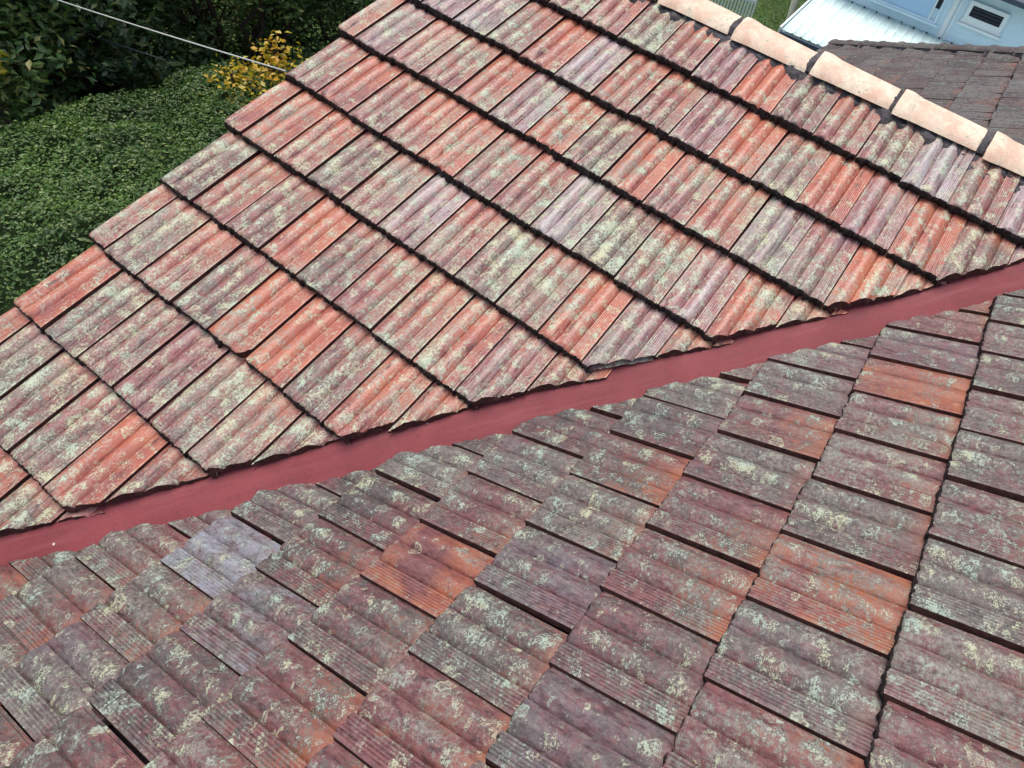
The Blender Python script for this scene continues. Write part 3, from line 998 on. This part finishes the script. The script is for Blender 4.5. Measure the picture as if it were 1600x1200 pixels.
# ------------------------------------------------------------------ cables
M_cable = simple('white_cable_sheath', (0.50, 0.52, 0.49), 0.5, 0.12, 12, 0.1, 0.4)
M_wire = simple('dark_wire', (0.05, 0.06, 0.07), 0.6, 0.2, 12, 0.1, 0.3)
def cable(name, a, b, r, sag, mat, label):
    a, b = Vector(a), Vector(b)
    bm = bmesh.new()
    pts = [a.lerp(b, f) - Vector((0, 0, sag * 4 * f * (1 - f))) for f in [i / 30 for i in range(31)]]
    tube(bm, pts, r, 8)
    tag(from_bm(name, bm, [mat], None, 60), label, 'cable')
cable('cable', (-0.02, -0.56, -0.335), (-6.9, -0.04, -2.06), 0.0038, 0.05, M_cable,
      'white cable running from the gable edge out over the hedge')
cable('cable', (-3.9, 0.9, -2.30), (-6.8, -0.6, -1.9), 0.006, 0.03, M_wire,
      'thin dark wire in the shade of the trees, lower left of the white cable')

# ------------------------------------------------------------------ white neighbouring house
AZ = rad(5)
wh = empty('weatherboard_house', (1.238, 14.14, GZ), AZ, 'pale blue house with a white corrugated lean-to roof beyond the hip', 'house')
ZB = -GZ                                        # world z + ZB = local z
M_blue = simple('pale_blue_paint', (0.60, 0.77, 0.85), 0.5, 0.06, 2.5, 0.05, 0.4)
M_blue2 = simple('blue_glass_reflection', (0.42, 0.64, 0.84), 0.12, 0.06, 1.5, 0.02, 0.8)
M_white = simple('white_paint', (0.74, 0.80, 0.80), 0.45, 0.08, 4, 0.08, 0.4)
M_void = simple('dark_opening', (0.012, 0.014, 0.020), 0.4, 0.2, 4, 0.05, 0.4)
M_slate = simple('dark_blue_gutter', (0.050, 0.075, 0.115), 0.45, 0.3, 6, 0.1, 0.5)
def corrugated_material():
    n = NT('white_corrugated_steel')
    v = n.obj()
    st = n.noise(n.mapv(v, (1.0, 0.06, 1.0)), 14, 5, 0.65, 0.3)
    m = n.noise(v, 5, 5, 0.65)
    col = n.mix(n.ramp(st, 0.30, 0.6), (0.55, 0.72, 0.70), (0.72, 0.90, 0.88))
    col = n.mix(n.mul(n.ramp(n.add(st, n.mul(m, 0.5)), 0.62, 0.48), 0.55), col, (0.30, 0.33, 0.28))
    return n.bsdf(col, 0.45, None, 0.45)
M_corr = corrugated_material()
# wall boards
YW = 0.0
for i in range(13):
    z0 = -2.50 + i * 0.125
    bm = bmesh.new()
    a = [(-2.6, 0.0, z0 + ZB), (5.2, 0.0, z0 + ZB), (5.2, 0.012, z0 + 0.128 + ZB), (-2.6, 0.012, z0 + 0.128 + ZB)]
    vs = [bm.verts.new(p) for p in a]
    vb = [bm.verts.new((p[0], 0.10, p[2])) for p in a]
    bm.faces.new(vs); bm.faces.new(list(reversed(vb)))
    for k in range(4): bm.faces.new((vs[k], vb[k], vb[(k + 1) % 4], vs[(k + 1) % 4]))
    bmesh.ops.recalc_face_normals(bm, faces=bm.faces[:])
    from_bm('wall_board', bm, [M_blue], wh)
bm = bmesh.new()
box(bm, (-2.6, 0.12, 0), (5.2, 5.5, -0.95 + ZB))
from_bm('wall', bm, [M_blue], wh)
bm = bmesh.new(); box(bm, (-0.12, -0.022, -2.30 + ZB), (-0.02, 0.0, -0.98 + ZB)); box(bm, (0.02, -0.016, -2.30 + ZB), (0.06, 0.0, -0.98 + ZB))
from_bm('cover_strip', bm, [M_white], wh)
def frame(bm, x0, x1, z0, z1, t, y0, y1):
    box(bm, (x0, y0, z0), (x1, y1, z0 + t)); box(bm, (x0, y0, z1 - t), (x1, y1, z1))
    box(bm, (x0, y0, z0 + t), (x0 + t, y1, z1 - t)); box(bm, (x1 - t, y0, z0 + t), (x1, y1, z1 - t))
# louvred vent window
bm = bmesh.new(); frame(bm, 0.20, 1.05, -1.70 + ZB, -1.30 + ZB, 0.085, -0.055, 0.0)
box(bm, (0.15, -0.085, -1.84 + ZB), (1.10, 0.0, -1.79 + ZB)); box(bm, (0.17, -0.035, -1.79 + ZB), (1.08, 0.0, -1.70 + ZB))
lw = from_bm('window', bm, [M_white], wh); lw['label'] = 'small white framed louvre window'
bm = bmesh.new(); box(bm, (0.285, -0.006, -1.615 + ZB), (0.965, -0.002, -1.385 + ZB))
from_bm('pane', bm, [M_void], lw)
for i in range(3):
    bm = bmesh.new()
    box(bm, (0.285, -0.03, -1.575 + i * 0.068 + ZB), (0.965, -0.012, -1.565 + i * 0.068 + ZB))
    from_bm('louvre', bm, [M_slate], lw)
# large window
bm = bmesh.new(); frame(bm, -1.75, -0.27, -2.03 + ZB, -1.00 + ZB, 0.05, -0.05, 0.0)
box(bm, (-1.80, -0.09, -2.075 + ZB), (-0.22, 0.0, -2.03 + ZB))
w1 = from_bm('window', bm, [M_blue], wh); w1['label'] = 'large window with pale blue pane'
bm = bmesh.new(); box(bm, (-1.70, -0.010, -1.98 + ZB), (-0.47, -0.004, -1.05 + ZB)); from_bm('pane', bm, [M_blue2], w1)
bm = bmesh.new(); box(bm, (-0.43, -0.012, -1.72 + ZB), (-0.33, -0.004, -1.05 + ZB)); from_bm('side_light', bm, [M_void], w1)
bm = bmesh.new(); box(bm, (-0.47, -0.03, -1.98 + ZB), (-0.43, -0.004, -1.05 + ZB)); from_bm('mullion', bm, [M_white], w1)
# eaves and main roof
bm = bmesh.new(); box(bm, (-2.9, -0.38, -1.06 + ZB), (5.5, -0.27, -0.96 + ZB)); from_bm('eaves_gutter', bm, [M_slate], wh)
bm = bmesh.new()
for sg, y0, z0, y1, z1 in ((0, -0.30, -0.98, 2.8, 0.75), (1, 5.9, -0.98, 2.8, 0.75)):
    a = [bm.verts.new(p) for p in ((-2.9, y0, z0 + ZB), (5.5, y0, z0 + ZB), (5.5, y1, z1 + ZB), (-2.9, y1, z1 + ZB))]
    b = [bm.verts.new(v.co + Vector((0, 0, -0.05))) for v in a]
    bm.faces.new(a); bm.faces.new(list(reversed(b)))
    for k in range(4): bm.faces.new((a[k], b[k], b[(k + 1) % 4], a[(k + 1) % 4]))
bmesh.ops.recalc_face_normals(bm, faces=bm.faces[:])
from_bm('main_roof', bm, [M_slate], wh)
# lean-to roof: corrugated sheet, each sheet a part
LX0, LX1, LY, LZ1, LZ0 = -2.90, 4.6, -2.83, -2.27, -2.64
def corr(x0, x1):
    bm = bmesh.new()
    n_ = int((x1 - x0) / 0.0125)
    rows = []
    for y in (LY, LY * 0.5, -0.02):
        f = (y - LY) / (-0.02 - LY)
        rows.append([bm.verts.new((x0 + (x1 - x0) * i / n_, y, LZ0 + (LZ1 - LZ0) * f + 0.022 * max(0.0, math.cos(2 * math.pi * (x0 + (x1 - x0) * i / n_) / 0.19)) ** 4 + ZB))
                     for i in range(n_ + 1)])
    for a, b in zip(rows[:-1], rows[1:]):
        for i in range(n_): bm.faces.new((a[i], a[i + 1], b[i + 1], b[i]))
    o = from_bm('roof_sheet', bm, [M_corr], wh, 60)
    md = o.modifiers.new('sheet', 'SOLIDIFY'); md.thickness = 0.003
    return o
x = LX0
i = 0
while x < LX1:
    o = corr(x, min(LX1, x + 0.80))
    o.location.z = 0.006 * (i % 2)
    x += 0.76; i += 1
bm = bmesh.new(); box(bm, (LX0, LY - 0.10, LZ0 - 0.13 + ZB), (LX1, LY - 0.005, LZ0 - 0.02 + ZB))
from_bm('lean_to_gutter', bm, [M_slate], wh)
bm = bmesh.new(); box(bm, (LX0 - 0.05, LY - 0.06, LZ0 - 0.16 + ZB), (LX0 - 0.012, -0.02, LZ0 - 0.16 + ZB + 0.03))
a_ = [(LX0 - 0.05, LY - 0.03, LZ0 - 0.12), (LX0 - 0.05, -0.03, LZ1 - 0.12), (LX0 - 0.05, -0.03, LZ1 + 0.05), (LX0 - 0.05, LY - 0.03, LZ0 + 0.05)]
v1 = [bm.verts.new((p[0], p[1], p[2] + ZB)) for p in a_]; v2 = [bm.verts.new((p[0] + 0.035, p[1], p[2] + ZB)) for p in a_]
bm.faces.new(v1); bm.faces.new(list(reversed(v2)))
for k in range(4): bm.faces.new((v1[k], v2[k], v2[(k + 1) % 4], v1[(k + 1) % 4]))
bmesh.ops.recalc_face_normals(bm, faces=bm.faces[:])
from_bm('barge_board', bm, [M_white], wh)
bm = bmesh.new()
for xx in (LX0 + 0.1, -0.6, 1.7, 4.4):
    box(bm, (xx, LY + 0.05, 0), (xx + 0.10, LY + 0.15, LZ0 - 0.05 + ZB))
from_bm('veranda_posts', bm, [M_white], wh)
bm = bmesh.new()
for i in range(16):
    xx = LX0 + 0.15 + i * 0.30
    if xx > LX1: break
    tube(bm, [(xx, -0.05, LZ1 + ZB - 0.01), (xx, -0.05, LZ1 + ZB + 0.035)], 0.022, 6)
from_bm('roof_screws', bm, [M_slate], wh)

# ------------------------------------------------------------------ fence, pale trunk, far shrubs
fn = empty('picket_fence', (-4.75, 15.75, GZ), rad(28), 'white picket fence on the lawn, seen just above the ridge caps', 'fence')
fw = M_white
bm = bmesh.new(); box(bm, (-1.3, 0.02, 0.25), (0.95, 0.05, 0.32)); box(bm, (-1.3, 0.02, 0.80), (0.95, 0.05, 0.87))
from_bm('rail', bm, [fw], fn)
bm = bmesh.new()
box(bm, (0, -0.012, 0.04), (0.045, 0.012, 1.0))
a = [bm.verts.new(p) for p in ((0, -0.012, 1.001), (0.045, -0.012, 1.001), (0.0225, 0, 1.05))]
bm.faces.new(a)
pk = from_bm('picket', bm, [fw], fn)
pk.location = (-1.3, 0, 0)
for i in range(1, 25):
    q = pk.copy(); C.objects.link(q); q.parent = fn; q.location = (-1.3 + i * 0.092, 0, 0)
tree((-3.35, 17.7, GZ), [(0.6, 0.9, 3.6, 0.7), (-0.3, 0.6, 4.2, 0.8), (0.2, 1.4, 4.4, 0.8), (-0.6, 1.2, 3.8, 0.7)], 0.09, 5000, M_leaf_light,
     'tree with a pale bare trunk standing on the lawn left of the pale blue house', 'tree', trunk_r=0.10, barkm=M_palebark, seed=41)
tree((-1.75, 18.6, GZ), clumps(9, 10, 0.9, 0.7, 0.5, 2.6, 0.5, 0.8), 0.10, 7000, M_leaf_dark,
     'dark bush at the left end of the white lean-to roof', 'bush', name='bush', seed=42)
tree((-6.2, 21.5, GZ), clumps(10, 10, 1.6, 0.9, 0.5, 2.6, 0.6, 1.0), 0.10, 7000, M_leaf_dark,
     'dark green bush at the back of the lawn', 'bush', name='bush', seed=43)
# longer grass on the part of the lawn in view
rg = np.random.default_rng(77)
ng = 16000
gp = np.stack([rg.uniform(-6.5, -0.5, ng), rg.uniform(13.0, 21.0, ng), np.full(ng, GZ + 0.03)], 1)
o = leaf_mesh('grass', gp, np.tile(np.array([[0, -0.6, 0.5]]), (ng, 1)), 0.11, M_leaf_light, None, 0.22, 0.5, 9)
tag(o, kind='stuff'); o['label'] = 'rough green grass on the lawn beyond the ridge'; o['category'] = 'grass'
